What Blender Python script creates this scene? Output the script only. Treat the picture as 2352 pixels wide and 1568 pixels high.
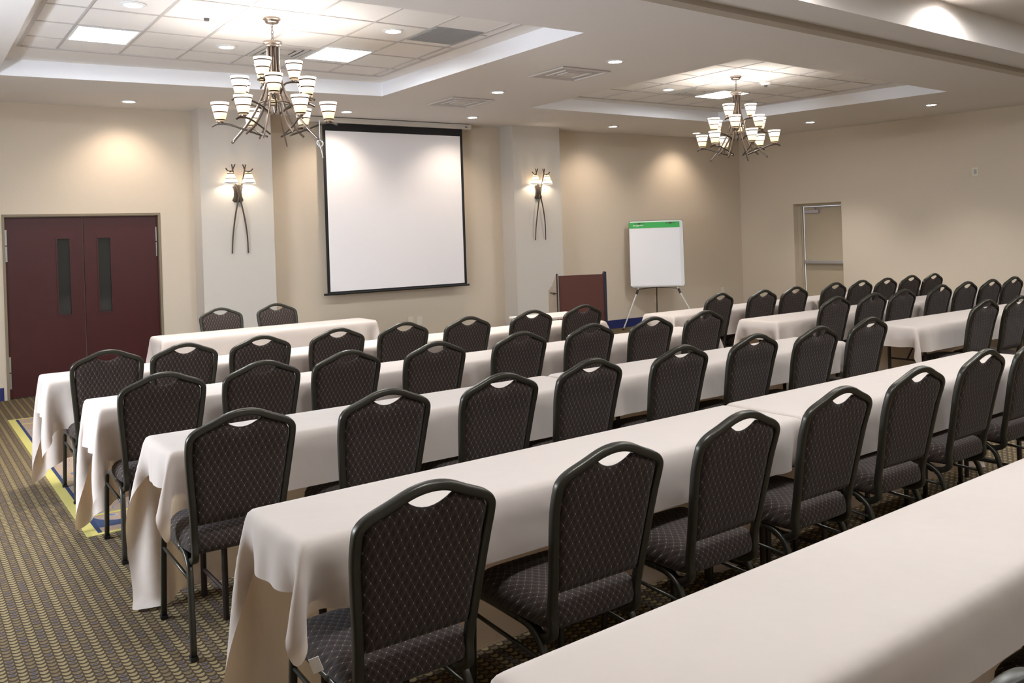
import bpy, bmesh, math, random
import numpy as np
from mathutils import Vector, Matrix

# ------------------------------------------------------------------ camera, world, exposure
for _o in list(bpy.data.objects):
    bpy.data.objects.remove(_o, do_unlink=True)
SC = bpy.context.scene
COL = SC.collection
R = math.radians
H = 3.156; YF = 10.659; YP = 10.337; TT = 0.745; CZ = 3.306
YAW, PITCH, ROLL, FPX, CX, CY, HZ = 35.1634, 0.1531, -1.8968, 2013.4, 1175.85, 543.25, 1.5771
ya, pi_, ro = R(YAW), R(PITCH), R(ROLL)
fw = Vector((math.sin(ya)*math.cos(pi_), math.cos(ya)*math.cos(pi_), -math.sin(pi_)))
rt = Vector((math.cos(ya), -math.sin(ya), 0)); up = rt.cross(fw)
r2 = rt*math.cos(ro)+up*math.sin(ro); u2 = -rt*math.sin(ro)+up*math.cos(ro)
cd = bpy.data.cameras.new('camera'); cam = bpy.data.objects.new('camera', cd); COL.objects.link(cam)
M = Matrix((r2, u2, -fw)).transposed().to_4x4(); M.translation = Vector((0, 0, HZ))
cam.matrix_world = M
cd.sensor_fit = 'HORIZONTAL'; cd.sensor_width = 36.0; cd.lens = FPX/2352*36
cd.shift_x = (1176-CX)/2352; cd.shift_y = (CY-784)/2352; cd.clip_start = 0.05
SC.camera = cam
W = bpy.data.worlds.new('world'); SC.world = W; W.use_nodes = True
W.node_tree.nodes['Background'].inputs[0].default_value = (0.75, 0.85, 1.0, 1)
W.node_tree.nodes['Background'].inputs[1].default_value = 0.6
SC.view_settings.view_transform = 'Standard'; SC.view_settings.look = 'None'
SC.view_settings.gamma = 1.0; SC.view_settings.use_curve_mapping = False
SC.view_settings.exposure = 1.97
P_PANEL = 17.0      # ceiling panel emission
P_SPOT_WALL = 11.0  # wall washing downlights, W
P_SPOT = 42.0       # other downlights, W
P_SHADE = 0.85       # point light in each chandelier shade, W
P_SCONCE = 0.9
P_WINDOW = 42.0

def lin(c):
    return tuple(((v/255)/12.92 if v/255 <= 0.04045 else ((v/255+0.055)/1.055)**2.4) for v in c)

# ------------------------------------------------------------------ materials
MATS = {}
def mat(name, rgb, rough=0.6, metal=0.0, noise=0.0, nscale=20, bump=0.0, bscale=200, emit=0.0, ecol=None, spec=0.5, trans=0, sheen=0.0):
    if name in MATS: return MATS[name]
    m = bpy.data.materials.new(name); m.use_nodes = True; nt = m.node_tree
    b = nt.nodes['Principled BSDF']
    c = lin(rgb); b.inputs['Base Color'].default_value = (*c, 1)
    b.inputs['Roughness'].default_value = rough; b.inputs['Metallic'].default_value = metal
    b.inputs['Specular IOR Level'].default_value = spec
    if trans: b.inputs['Transmission Weight'].default_value = trans
    if sheen: b.inputs['Sheen Weight'].default_value = sheen
    tc = nt.nodes.new('ShaderNodeTexCoord')
    if noise:
        n = nt.nodes.new('ShaderNodeTexNoise'); n.inputs['Scale'].default_value = nscale; n.inputs['Detail'].default_value = 4
        nt.links.new(tc.outputs['Object'], n.inputs['Vector'])
        mr = nt.nodes.new('ShaderNodeMapRange'); mr.inputs[3].default_value = 1-noise; mr.inputs[4].default_value = 1+noise
        nt.links.new(n.outputs['Fac'], mr.inputs[0])
        mx = nt.nodes.new('ShaderNodeVectorMath'); mx.operation = 'SCALE'; mx.inputs[0].default_value = c
        nt.links.new(mr.outputs[0], mx.inputs['Scale']); nt.links.new(mx.outputs[0], b.inputs['Base Color'])
    if bump:
        n = nt.nodes.new('ShaderNodeTexNoise'); n.inputs['Scale'].default_value = bscale; n.inputs['Detail'].default_value = 3
        nt.links.new(tc.outputs['Object'], n.inputs['Vector'])
        bp = nt.nodes.new('ShaderNodeBump'); bp.inputs['Strength'].default_value = bump; bp.inputs['Distance'].default_value = 0.002
        nt.links.new(n.outputs['Fac'], bp.inputs['Height']); nt.links.new(bp.outputs[0], b.inputs['Normal'])
    if emit:
        b.inputs['Emission Color'].default_value = (*(lin(ecol) if ecol else c), 1); b.inputs['Emission Strength'].default_value = emit
    MATS[name] = m
    return m

class NT:
    """small helper to write math node graphs"""
    def __init__(s, m): s.nt = m.node_tree
    def m(s, op, a, b=None, c=None):
        n = s.nt.nodes.new('ShaderNodeMath'); n.operation = op
        for i, v in enumerate((a, b, c)):
            if v is None: continue
            if hasattr(v, 'is_output'): s.nt.links.new(v, n.inputs[i])
            else: n.inputs[i].default_value = v
        return n.outputs[0]
    def mix(s, f, a, b):
        n = s.nt.nodes.new('ShaderNodeMix'); n.data_type = 'RGBA'
        for i, v in ((0, f), (6, a), (7, b)):
            if hasattr(v, 'is_output'): s.nt.links.new(v, n.inputs[i])
            else: n.inputs[i].default_value = v if i == 0 else (*lin(v), 1)
        return n.outputs[2]
    def sep(s, kind='Object'):
        t = s.nt.nodes.new('ShaderNodeTexCoord'); x = s.nt.nodes.new('ShaderNodeSeparateXYZ')
        s.nt.links.new(t.outputs[kind], x.inputs[0]); return x.outputs, t.outputs[kind]
    def noise(s, vec, scale, detail=3):
        n = s.nt.nodes.new('ShaderNodeTexNoise'); n.inputs['Scale'].default_value = scale; n.inputs['Detail'].default_value = detail
        s.nt.links.new(vec, n.inputs['Vector']); return n.outputs['Fac']
    def bump(s, h, b, strength=0.5, dist=0.003):
        n = s.nt.nodes.new('ShaderNodeBump'); n.inputs['Strength'].default_value = strength; n.inputs['Distance'].default_value = dist
        s.nt.links.new(h, n.inputs['Height']); s.nt.links.new(n.outputs[0], b.inputs['Normal'])

def fabric_mat():
    m = mat('chair_fabric', (72, 62, 58), 0.85, sheen=0.08, spec=0.25); g = NT(m); b = m.node_tree.nodes['Principled BSDF']
    o, vec = g.sep()
    # v runs up the back (z) and along the seat (y)
    v = g.m('ADD', o[2], o[1]); p, q = 0.026, 0.037
    a1 = g.m('FRACT', g.m('ADD', g.m('DIVIDE', o[0], p), g.m('DIVIDE', v, q)))
    a2 = g.m('FRACT', g.m('SUBTRACT', g.m('DIVIDE', o[0], p), g.m('DIVIDE', v, q)))
    d1 = g.m('ABSOLUTE', g.m('SUBTRACT', a1, 0.5)); d2 = g.m('ABSOLUTE', g.m('SUBTRACT', a2, 0.5))
    line = g.m('GREATER_THAN', g.m('MAXIMUM', d1, d2), 0.480)
    knot = g.m('GREATER_THAN', g.m('MINIMUM', d1, d2), 0.43)
    cen = g.m('SUBTRACT', 1.0, g.m('MULTIPLY', g.m('ADD', d1, d2), 2.2)); cen = g.m('MAXIMUM', cen, 0.0)
    nz = g.noise(vec, 900, 2)
    base = g.mix(nz, (40, 32, 28), (64, 53, 48))
    base = g.mix(g.m('MULTIPLY', cen, 0.75), base, (22, 16, 15))
    base = g.mix(g.m('MULTIPLY', line, 0.30), base, (140, 120, 106))
    base = g.mix(g.m('MULTIPLY', knot, 0.5), base, (190, 175, 160))
    m.node_tree.links.new(base, b.inputs['Base Color'])
    g.bump(g.m('SUBTRACT', 1.0, g.m('MAXIMUM', d1, d2)), b, 0.55, 0.004)
    return m

def carpet_mat():
    m = mat('carpet', (110, 98, 82), 0.95, spec=0.1); g = NT(m); b = m.node_tree.nodes['Principled BSDF']
    o, vec = g.sep()
    w, h = 0.033, 0.033
    u = g.m('DIVIDE', o[0], w); ci = g.m('FLOOR', u)
    odd = g.m('MODULO', g.m('ADD', ci, 1000.0), 2.0)
    v = g.m('ADD', g.m('DIVIDE', o[1], h), g.m('MULTIPLY', odd, 0.5)); ri = g.m('FLOOR', v)
    fu = g.m('SUBTRACT', g.m('FRACT', u), 0.5); fv = g.m('SUBTRACT', g.m('FRACT', v), 0.5)
    # bow shaped dash : curved in v with u
    cv = g.m('ABSOLUTE', g.m('ADD', fv, g.m('SUBTRACT', 0.14, g.m('MULTIPLY', g.m('MULTIPLY', fu, fu), 1.5))))
    cu = g.m('ABSOLUTE', fu)
    dash = g.m('MULTIPLY', g.m('LESS_THAN', cv, g.m('SUBTRACT', 0.33, g.m('MULTIPLY', cu, 0.25))), g.m('LESS_THAN', cu, 0.44))
    isyel = g.m('LESS_THAN', odd, 0.5)
    isblu = g.m('MULTIPLY', g.m('GREATER_THAN', odd, 0.5), g.m('MULTIPLY', g.m('LESS_THAN', cu, 0.24), g.m('LESS_THAN', cv, 0.16)))
    n2 = g.noise(vec, 600, 2); n3 = g.noise(vec, 14.0, 2)
    gap = g.mix(n2, (52, 43, 34), (84, 72, 58))
    col = g.mix(n2, (104, 90, 66), (126, 109, 83))
    col = g.mix(g.m('MULTIPLY', isyel, 0.7), col, (152, 137, 100))
    bf = g.m('MULTIPLY', isblu, g.m('GREATER_THAN', n3, 0.50))
    col = g.mix(g.m('MULTIPLY', bf, 0.9), col, (66, 70, 100))
    fin = g.mix(dash, gap, col)
    m.node_tree.links.new(fin, b.inputs['Base Color'])
    g.bump(g.m('ADD', dash, g.m('MULTIPLY', n2, 0.6)), b, 0.6, 0.003)
    return m

def runner_mat():
    # carpet inlay, object coordinates: x 0..0.43 across, y 0..4.13 along
    m = mat('runner', (150, 130, 110), 0.95, spec=0.1); g = NT(m); b = m.node_tree.nodes['Principled BSDF']
    o, vec = g.sep(); LX, LY = 0.43, 4.13
    def band(c, a0, a1):
        return g.m('MULTIPLY', g.m('GREATER_THAN', c, a0), g.m('LESS_THAN', c, a1))
    ex = g.m('MINIMUM', o[0], g.m('SUBTRACT', LX, o[0])); ey = g.m('MINIMUM', o[1], g.m('SUBTRACT', LY, o[1]))
    n2 = g.noise(vec, 500, 2); n4 = g.noise(vec, 4.5, 0)
    base = g.mix(n2, (140, 118, 96), (170, 146, 120))
    # swirling contour lines
    wv = g.m('FRACT', g.m('MULTIPLY', n4, 9.0))
    base = g.mix(band(wv, 0.10, 0.20), base, (98, 108, 144))
    base = g.mix(band(wv, 0.22, 0.27), base, (160, 168, 184))
    dark = g.m('LESS_THAN', o[1], 0.38)
    base = g.mix(g.m('MULTIPLY', dark, g.m('GREATER_THAN', n4, 0.5)), base, (60, 70, 96))
    base = g.mix(band(o[1], 0.385, 0.42), base, (190, 178, 96))
    base = g.mix(band(o[1], 3.80, 3.83), base, (190, 178, 96))
    base = g.mix(band(o[0], 0.060, 0.082), base, (50, 60, 88))
    base = g.mix(band(o[0], 0.365, 0.395), base, (62, 76, 124))
    yel = g.mix(n2, (176, 166, 96), (196, 186, 116))
    base = g.mix(g.m('LESS_THAN', ex, 0.030), base, yel)
    base = g.mix(g.m('LESS_THAN', o[0], 0.058), base, yel)
    base = g.mix(g.m('LESS_THAN', ey, 0.035), base, yel)
    m.node_tree.links.new(base, b.inputs['Base Color'])
    g.bump(n2, b, 0.6, 0.003)
    return m

def shade_mat(name, flip):
    # banded glass lamp shade: creamy part near the stem, white part by the rim, thin brown rings
    m = bpy.data.materials.new(name); m.use_nodes = True; nt = m.node_tree; g = NT(m)
    nt.nodes.remove(nt.nodes['Principled BSDF'])
    o, vec = g.sep(); z = o[2]                     # stem at z=0, rim at z=0.145
    cream = g.m('LESS_THAN', z, 0.068)
    col = g.mix(cream, (255, 250, 240), (212, 196, 170))
    ring = None
    for c in (0.012, 0.070, 0.122):
        r_ = g.m('LESS_THAN', g.m('ABSOLUTE', g.m('SUBTRACT', z, c)), 0.0042)
        ring = r_ if ring is None else g.m('MAXIMUM', ring, r_)
    col = g.mix(ring, col, (38, 22, 14))
    d = nt.nodes.new('ShaderNodeBsdfDiffuse'); t = nt.nodes.new('ShaderNodeBsdfTranslucent'); e = nt.nodes.new('ShaderNodeEmission')
    for n in (d, t, e): nt.links.new(col, n.inputs['Color'])
    e.inputs['Strength'].default_value = 0.0
    st = g.m('ADD', g.m('MULTIPLY', cream, -0.85), 1.35)
    nt.links.new(g.m('MULTIPLY', st, 0.16), e.inputs['Strength'])
    mx = nt.nodes.new('ShaderNodeMixShader'); mx.inputs[0].default_value = 0.5
    nt.links.new(d.outputs[0], mx.inputs[1]); nt.links.new(t.outputs[0], mx.inputs[2])
    ad = nt.nodes.new('ShaderNodeAddShader'); nt.links.new(mx.outputs[0], ad.inputs[0]); nt.links.new(e.outputs[0], ad.inputs[1])
    nt.links.new(ad.outputs[0], nt.nodes['Material Output'].inputs['Surface'])
    return m

M_WALL = mat('wall_covering', (214, 201, 182), 0.85, noise=0.03, nscale=60, bump=0.25, bscale=500, spec=0.2)
M_PIL = mat('pilaster_paint', (208, 202, 193), 0.85, noise=0.02, nscale=60, bump=0.15, bscale=500, spec=0.2)
M_CEIL = mat('ceiling_paint', (228, 223, 219), 0.9, noise=0.015, nscale=30, spec=0.2)
M_TRAY = mat('tray_paint', (247, 248, 252), 0.85, spec=0.2)
M_TILE = mat('ceiling_tile', (238, 234, 230), 0.95, noise=0.02, nscale=300, bump=0.4, bscale=400, spec=0.1)
M_TBAR = mat('ceiling_grid_shaded', (196, 190, 186), 0.6)  # white T-bars, greyed to stand in for the shadow along them
M_BASE = mat('baseboard_blue', (30, 40, 98), 0.5)
M_FRAME = mat('door_frame_paint', (136, 122, 100), 0.5)
M_DOOR = mat('mahogany', (66, 22, 22), 0.42, noise=0.12, nscale=9)
M_DOORP = mat('painted_door', (190, 176, 152), 0.5, noise=0.02, nscale=40)
M_STEEL = mat('brushed_steel', (190, 196, 196), 0.35, 0.8)
M_CHROME = mat('satin_nickel', (138, 126, 118), 0.3, 0.9)
M_DARKM = mat('dark_bronze', (84, 76, 68), 0.4, 0.7)
M_CHAIRM = mat('chair_metal', (66, 64, 57), 0.36, 0.7, noise=0.12, nscale=90)
M_FAB = fabric_mat()
M_BLACK = mat('black_plastic', (22, 20, 20), 0.5)
M_CLOTH = mat('tablecloth_ivory', (209, 197, 187), 0.8, noise=0.015, nscale=15, bump=0.12, bscale=900, sheen=0.25, spec=0.15)
M_CLOTH2 = mat('tablecloth_cream', (228, 212, 195), 0.8, noise=0.015, nscale=15, bump=0.12, bscale=900, sheen=0.25, spec=0.15)
for _m in (M_CLOTH, M_CLOTH2):      # light passes through the thin cloth
    nt_ = _m.node_tree; pr_ = nt_.nodes['Principled BSDF']; tl_ = nt_.nodes.new('ShaderNodeBsdfTranslucent'); tl_.inputs['Color'].default_value = (*lin((236, 196, 146)), 1)
    mx_ = nt_.nodes.new('ShaderNodeMixShader'); mx_.inputs[0].default_value = 0.14
    nt_.links.new(pr_.outputs[0], mx_.inputs[1]); nt_.links.new(tl_.outputs[0], mx_.inputs[2]); nt_.links.new(mx_.outputs[0], nt_.nodes['Material Output'].inputs['Surface'])
for _m in (M_CLOTH, M_CLOTH2):      # soft hanging wrinkles and fold creases
    g = NT(_m); b_ = _m.node_tree.nodes['Principled BSDF']; o_, v_ = g.sep()
    g.bump(g.m('ADD', g.m('MULTIPLY', g.noise(v_, 7.0, 2), 1.0), g.m('MULTIPLY', g.noise(v_, 900, 2), 0.03)), b_, 0.35, 0.02)
M_CARPET = carpet_mat(); M_RUN = runner_mat()
M_WHITE = mat('white_plastic', (238, 238, 238), 0.4)
M_SCREEN = mat('screen_fabric', (248, 247, 250), 0.9, spec=0.1)
M_BORDER = mat('screen_border', (20, 22, 26), 0.6)
M_CASE = mat('screen_case', (214, 208, 200), 0.4)
M_LAM = mat('mahogany_laminate', (80, 42, 34), 0.45, noise=0.10, nscale=90)
M_LAMS = mat('laminate_side', (150, 134, 116), 0.4)
M_EDGE = mat('laminate_edge', (34, 36, 48), 0.5)
M_GREEN = mat('green_header', (70, 190, 96), 0.6)
M_PAPER = mat('paper', (252, 252, 255), 0.8, spec=0.2)
M_EMIT = mat('lit_diffuser', (250, 252, 255), 0.5, emit=P_PANEL, ecol=(246, 250, 255))
M_BULB = mat('lit_lens', (255, 250, 245), 0.5, emit=9.0, ecol=(255, 246, 240))
M_SHADE = shade_mat('banded_glass', False)
M_SLOT = mat('vent_slot', (90, 86, 84), 0.8)
M_VENT = mat('vent_metal', (206, 200, 194), 0.5)
M_RETURN = mat('return_grille', (176, 176, 176), 0.8)
M_TRACK = mat('track_gap', (34, 30, 26), 0.7)
M_TRACKM = mat('track_metal', (176, 166, 152), 0.5)
M_GLASS = mat('dark_glass', (40, 42, 40), 0.12, spec=0.6)
M_OUTLET = mat('outlet_plate', (224, 216, 200), 0.5)
M_TAG = mat('care_tag_white', (244, 240, 240), 0.7)
M_LEGM = mat('folding_leg', (50, 40, 36), 0.5, 0.4)

# ------------------------------------------------------------------ mesh helpers
def link(o, parent=None):
    COL.objects.link(o)
    if parent is not None: o.parent = parent
    return o
def obj(name, bm, m, parent=None, smooth=False, sub=0, bevel=0.0):
    me = bpy.data.meshes.new(name); bmesh.ops.recalc_face_normals(bm, faces=bm.faces); bm.to_mesh(me); bm.free()
    for mm in (m if isinstance(m, (list, tuple)) else [m]): me.materials.append(mm)
    if smooth:
        for p in me.polygons: p.use_smooth = True
    o = bpy.data.objects.new(name, me); link(o, parent)
    if bevel:
        md = o.modifiers.new('bevel', 'BEVEL'); md.width = bevel; md.segments = 2; md.limit_method = 'ANGLE'
    if sub:
        md = o.modifiers.new('sub', 'SUBSURF'); md.levels = sub; md.render_levels = sub
    return o
def thing(name, label, cat, loc=(0, 0, 0), rz=0.0, group=None):
    o = bpy.data.objects.new(name, None); link(o); o.empty_display_size = 0.1
    o.location = loc; o.rotation_euler = (0, 0, rz); o['label'] = label; o['category'] = cat
    if group: o['group'] = group
    return o
def tag(o, label, cat, group=None, loc=None, rz=None):
    o['label'] = label; o['category'] = cat
    if group: o['group'] = group
    if loc is not None: o.location = loc
    if rz is not None: o.rotation_euler = (0, 0, rz)
    return o
def struct(o): o['kind'] = 'structure'; return o
def box(bm, x0, x1, y0, y1, z0, z1, mi=0):
    vs = [bm.verts.new((x, y, z)) for x in (x0, x1) for y in (y0, y1) for z in (z0, z1)]
    for f in ((0, 1, 3, 2), (4, 6, 7, 5), (0, 4, 5, 1), (2, 3, 7, 6), (0, 2, 6, 4), (1, 5, 7, 3)):
        fc = bm.faces.new([vs[i] for i in f]); fc.material_index = mi
    return vs
def bxm(*a):
    bm = bmesh.new(); box(bm, *a); return bm
def lathe(bm, prof, n=24, cx=0, cy=0, cap=False):
    rings = []
    for r, z in prof:
        rings.append([bm.verts.new((cx+r*math.cos(2*math.pi*k/n), cy+r*math.sin(2*math.pi*k/n), z)) for k in range(n)])
    for a, b in zip(rings, rings[1:]):
        for k in range(n): bm.faces.new((a[k], a[(k+1) % n], b[(k+1) % n], b[k]))
    if cap:
        bm.faces.new(rings[0]); bm.faces.new(rings[-1])
def catmull(pts, n=8, closed=False):
    P = [Vector(p) for p in pts]; out = []
    N = len(P); rng = range(N if closed else N-1)
    for i in rng:
        p1, p2 = P[i], P[(i+1) % N]
        p0 = P[i-1] if (i > 0 or closed) else p1*2-p2
        p3 = P[(i+2) % N] if (i+2 < N or closed) else p2*2-p1
        for k in range(n):
            t = k/n
            out.append(0.5*((2*p1)+(p2-p0)*t+(2*p0-5*p1+4*p2-p3)*t*t+(3*p1-p0-3*p2+p3)*t**3))
    if not closed: out.append(P[-1].copy())
    return out
def tube(bm, pts, r=0.01, n=8, ref=(0, 1, 0), rx=None, ry=None, sq=False, taper=None, cap=True):
    """sweep a round or rounded square section; rx across, ry along the reference direction"""
    rx = rx or r; ry = ry or r; pts = [Vector(p) for p in pts]; ref = Vector(ref); rings = []
    for i, p in enumerate(pts):
        t = (pts[min(i+1, len(pts)-1)]-pts[max(i-1, 0)]).normalized()
        b = ref-t*ref.dot(t)
        if b.length < 1e-4: b = t.orthogonal()
        b.normalize(); a = t.cross(b).normalized()
        s = taper(i/(len(pts)-1)) if taper else 1.0
        ring = []
        for k in range(n):
            th = 2*math.pi*(k+0.5)/n; c, d = math.cos(th), math.sin(th)
            if sq:
                e = 0.45; c = math.copysign(abs(c)**e, c); d = math.copysign(abs(d)**e, d)
            ring.append(bm.verts.new(p+a*c*rx*s+b*d*ry*s))
        rings.append(ring)
    for A, B in zip(rings, rings[1:]):
        for k in range(n): bm.faces.new((A[k], A[(k+1) % n], B[(k+1) % n], B[k]))
    if cap:
        bm.faces.new(rings[0]); bm.faces.new(rings[-1])
def tubem(*a, **k):
    bm = bmesh.new(); tube(bm, *a, **k); return bm
def prism(bm, poly, z0, z1, mi=0):
    a = [bm.verts.new((x, y, z0)) for x, y in poly]; b = [bm.verts.new((x, y, z1)) for x, y in poly]
    f1 = bm.faces.new(a); f2 = bm.faces.new(b); f1.material_index = f2.material_index = mi
    n = len(poly)
    for i in range(n):
        f = bm.faces.new((a[i], a[(i+1) % n], b[(i+1) % n], b[i])); f.material_index = mi
def light(name, kind, energy, parent=None, loc=(0, 0, 0), color=(1, 1, 1), size=0.05, **k):
    l = bpy.data.lights.new(name, kind); l.energy = energy; l.color = color
    if kind in ('POINT', 'SPOT'): l.shadow_soft_size = size
    for a, b in k.items(): setattr(l, a, b)
    o = bpy.data.objects.new(name, l); link(o, parent); o.location = loc
    return o
def copy_tree(src, **kw):
    r = src.copy(); COL.objects.link(r)
    def rec(s, d):
        for ch in s.children:
            c = ch.copy(); COL.objects.link(c); c.parent = d; rec(ch, c)
    rec(src, r)
    return r

# ------------------------------------------------------------------ shell
def wall_panel(name, length, height, holes, thick=0.2, m=None):
    """wall in its own frame: x along, y outward, z up; holes = (x0,x1,z0,z1)"""
    bm = bmesh.new(); xs = sorted({0, length} | {h[0] for h in holes} | {h[1] for h in holes})
    for a, b in zip(xs, xs[1:]):
        h = [q for q in holes if q[0] <= a+1e-6 and q[1] >= b-1e-6]
        if h:
            if h[0][2] > 0: box(bm, a, b, 0, thick, 0, h[0][2])
            box(bm, a, b, 0, thick, h[0][3], height)
        else: box(bm, a, b, 0, thick, 0, height)
    return struct(obj(name, bm, m or M_WALL))
XL, YB = -1.3, -3.2           # left wall, back wall (behind the camera)
wf = wall_panel('wall_front', 14.4, 3.5, [(0.93-XL+0.2, 2.53-XL+0.2, 0, 1.962)]); wf.location = (XL-0.2, YF, 0)
WRL = 14.6
wr = wall_panel('wall_right', WRL, 3.5, [(1.08, 1.975, 0, 1.935)], thick=0.3)
CORNER = Vector((13.494-0.081*YF, YF, 0)); RZR = math.atan2(-1, 0.081)
wr.location = CORNER; wr.rotation_euler = (0, 0, RZR)
def on_right(o): o.location = CORNER; o.rotation_euler = (0, 0, RZR); return o
wl = wall_panel('wall_left', 14.2, 3.5, [(3.7-YB, 6.9-YB, 0.35, 2.3)]); wl.location = (XL, YB, 0); wl.rotation_euler = (0, 0, R(90))
wb = wall_panel('wall_back', 15.6, 3.5, []); wb.location = (14.1, YB, 0); wb.rotation_euler = (0, 0, R(180))
struct(obj('floor', bxm(XL-0.3, 14.6, YB-0.3, YF+0.3, -0.1, 0.0), M_CARPET))

# window in the left wall (outside the frame, lets daylight in)
t = struct(bpy.data.objects.new('window_1', None)); link(t)
bm = bmesh.new()
for y0, y1, z0, z1 in ((3.7, 6.9, 0.35, 0.41), (3.7, 6.9, 2.24, 2.3), (3.7, 3.76, .35, 2.3), (6.84, 6.9, .35, 2.3), (5.27, 5.33, .35, 2.3)):
    box(bm, XL-0.14, XL-0.06, y0, y1, z0, z1)
obj('window_frame', bm, M_FRAME, t)
lw = light('daylight', 'AREA', P_WINDOW, None, (XL-0.25, 5.3, 1.4), (0.80, 0.88, 1.0), shape='RECTANGLE', size=3.0, size_y=1.8)
lw.rotation_euler = (0, R(-90), 0)

# pilasters (greyer paint) on the front wall
PX = [(2.908, 3.765), (7.347, 8.211)]
for i, (a, b) in enumerate(PX):
    struct(obj('trim_%d' % (i+1), bxm(a, b, YP, YF+0.002, 0, H+0.01), M_PIL))
# baseboards
bm = bmesh.new()
for a, b in ((XL, 0.90), (2.56, PX[0][0]), (PX[0][1], PX[1][0]), (PX[1][1], CORNER.x-0.02)): box(bm, a, b, YF-0.012, YF, 0, 0.137)
for a, b in PX:
    box(bm, a-0.012, b+0.012, YP-0.012, YP, 0, 0.137)
    box(bm, a-0.012, a, YP, YF-0.012, 0, 0.137); box(bm, b, b+0.012, YP, YF-0.012, 0, 0.137)
struct(obj('baseboard_front', bm, M_BASE))
bm = bmesh.new(); box(bm, 0.012, 1.08, -0.012, 0, 0, 0.137); box(bm, 1.975, WRL, -0.012, 0, 0, 0.137)
on_right(struct(obj('baseboard_right', bm, M_BASE)))

# ceiling: painted soffit with three raised trays
T1 = [(0.77, 5.37), (4.52, 5.33), (4.47, 8.76), (0.79, 9.05)]
T2 = [(6.59, 5.44), (10.65, 5.71), (10.18, 8.96), (6.56, 8.82)]
T3 = [(-0.4, -2.0), (12.6, -2.0), (12.6, 4.235), (-0.4, 3.56)]
def ceiling():
    bm = bmesh.new()
    outer = [(XL-0.1, YB-0.1), (14.3, YB-0.1), (14.3, YF+0.1), (XL-0.1, YF+0.1)]
    es = []
    for loop in (outer, T1, T2, T3):
        vs = [bm.verts.new((x, y, H)) for x, y in loop]
        es += [bm.edges.new((vs[i], vs[(i+1) % 4])) for i in range(4)]
    bmesh.ops.triangle_fill(bm, edges=es, use_beauty=True)
    for f in list(bm.faces):
        c = f.calc_center_median()
        for T in (T1, T2, T3):
            xs = [p[0] for p in T]; ys = [p[1] for p in T]
            # centre test against the quad
            ins = True
            for i in range(4):
                a, b = T[i], T[(i+1) % 4]
                if (b[0]-a[0])*(c.y-a[1])-(b[1]-a[1])*(c.x-a[0]) < 1e-6: ins = False
            if ins and f in bm.faces: bm.faces.remove(f); break
    bmesh.ops.recalc_face_normals(bm, faces=bm.faces)
    return obj('ceiling', bm, M_CEIL)
struct(ceiling())
def tray(T, top, name, lid, holes_mat):
    bm = bmesh.new()
    a = [bm.verts.new((x, y, H)) for x, y in T]; b = [bm.verts.new((x, y, top)) for x, y in T]
    for i in range(4): bm.faces.new((a[i], a[(i+1) % 4], b[(i+1) % 4], b[i]))
    struct(obj(name, bm, M_TRAY if lid != 'plain' else M_CEIL))
    bm = bmesh.new(); prism(bm, T, top, top+0.05)
    return struct(obj('ceiling', bm, M_TILE if lid != 'plain' else M_CEIL))
tray(T1, CZ, 'trim_3', 'tile', None); tray(T2, CZ, 'trim_4', 'tile', None); tray(T3, 3.44, 'trim_5', 'plain', None)
# painted border strips around the tile fields + T-bars
def grid(xl, yl, x0, x1, y0, y1, T, name):
    bm = bmesh.new(); w = 0.010
    for x in xl: box(bm, x-w, x+w, y0, y1, CZ-0.006, CZ+0.01)
    for y in yl: box(bm, x0, x1, y-w, y+w, CZ-0.0055, CZ+0.01)
    for x in (x0, x1): box(bm, x-0.014, x+0.014, y0, y1, CZ-0.011, CZ+0.01)
    for y in (y0, y1): box(bm, x0, x1, y-0.014, y+0.014, CZ-0.0115, CZ+0.01)
    struct(obj(name, bm, M_TBAR))
X1L = [1.187+0.4975*k for k in range(7)]; Y1L = [7.98-0.555*k for k in range(5)]
grid(X1L, Y1L, 0.90, 4.264, 5.6, 8.40, T1, 'trim_6')
X2L = [7.03+0.517*k for k in range(7)]; Y2L = [8.01-0.555*k for k in range(5)]
grid(X2L, Y2L, 6.82, 10.16, 5.72, 8.62, T2, 'trim_7')

# folding-partition track across the ceiling
def yl(x, y0, s=0.055): return y0+s*(x-4.3)
bm = bmesh.new(); XA, XB = 0.0, 13.15
prism(bm, [(XA, yl(XA, 4.345)), (XB, yl(XB, 4.345)), (XB, yl(XB, 4.375)), (XA, yl(XA, 4.375))], H-0.004, H+0.02, 0)
struct(obj('trim_8', bm, M_TRACK))
bm = bmesh.new()
prism(bm, [(XA, yl(XA, 4.235)), (XB, yl(XB, 4.235)), (XB, yl(XB, 4.335)), (XA, yl(XA, 4.335))], H-0.022, H+0.02, 0)
prism(bm, [(XA, yl(XA, 4.165)), (XB, yl(XB, 4.165)), (XB, yl(XB, 4.20)), (XA, yl(XA, 4.20))], H-0.045, H+0.02, 0)
struct(obj('trim_9', bm, M_TRACKM))

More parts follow.
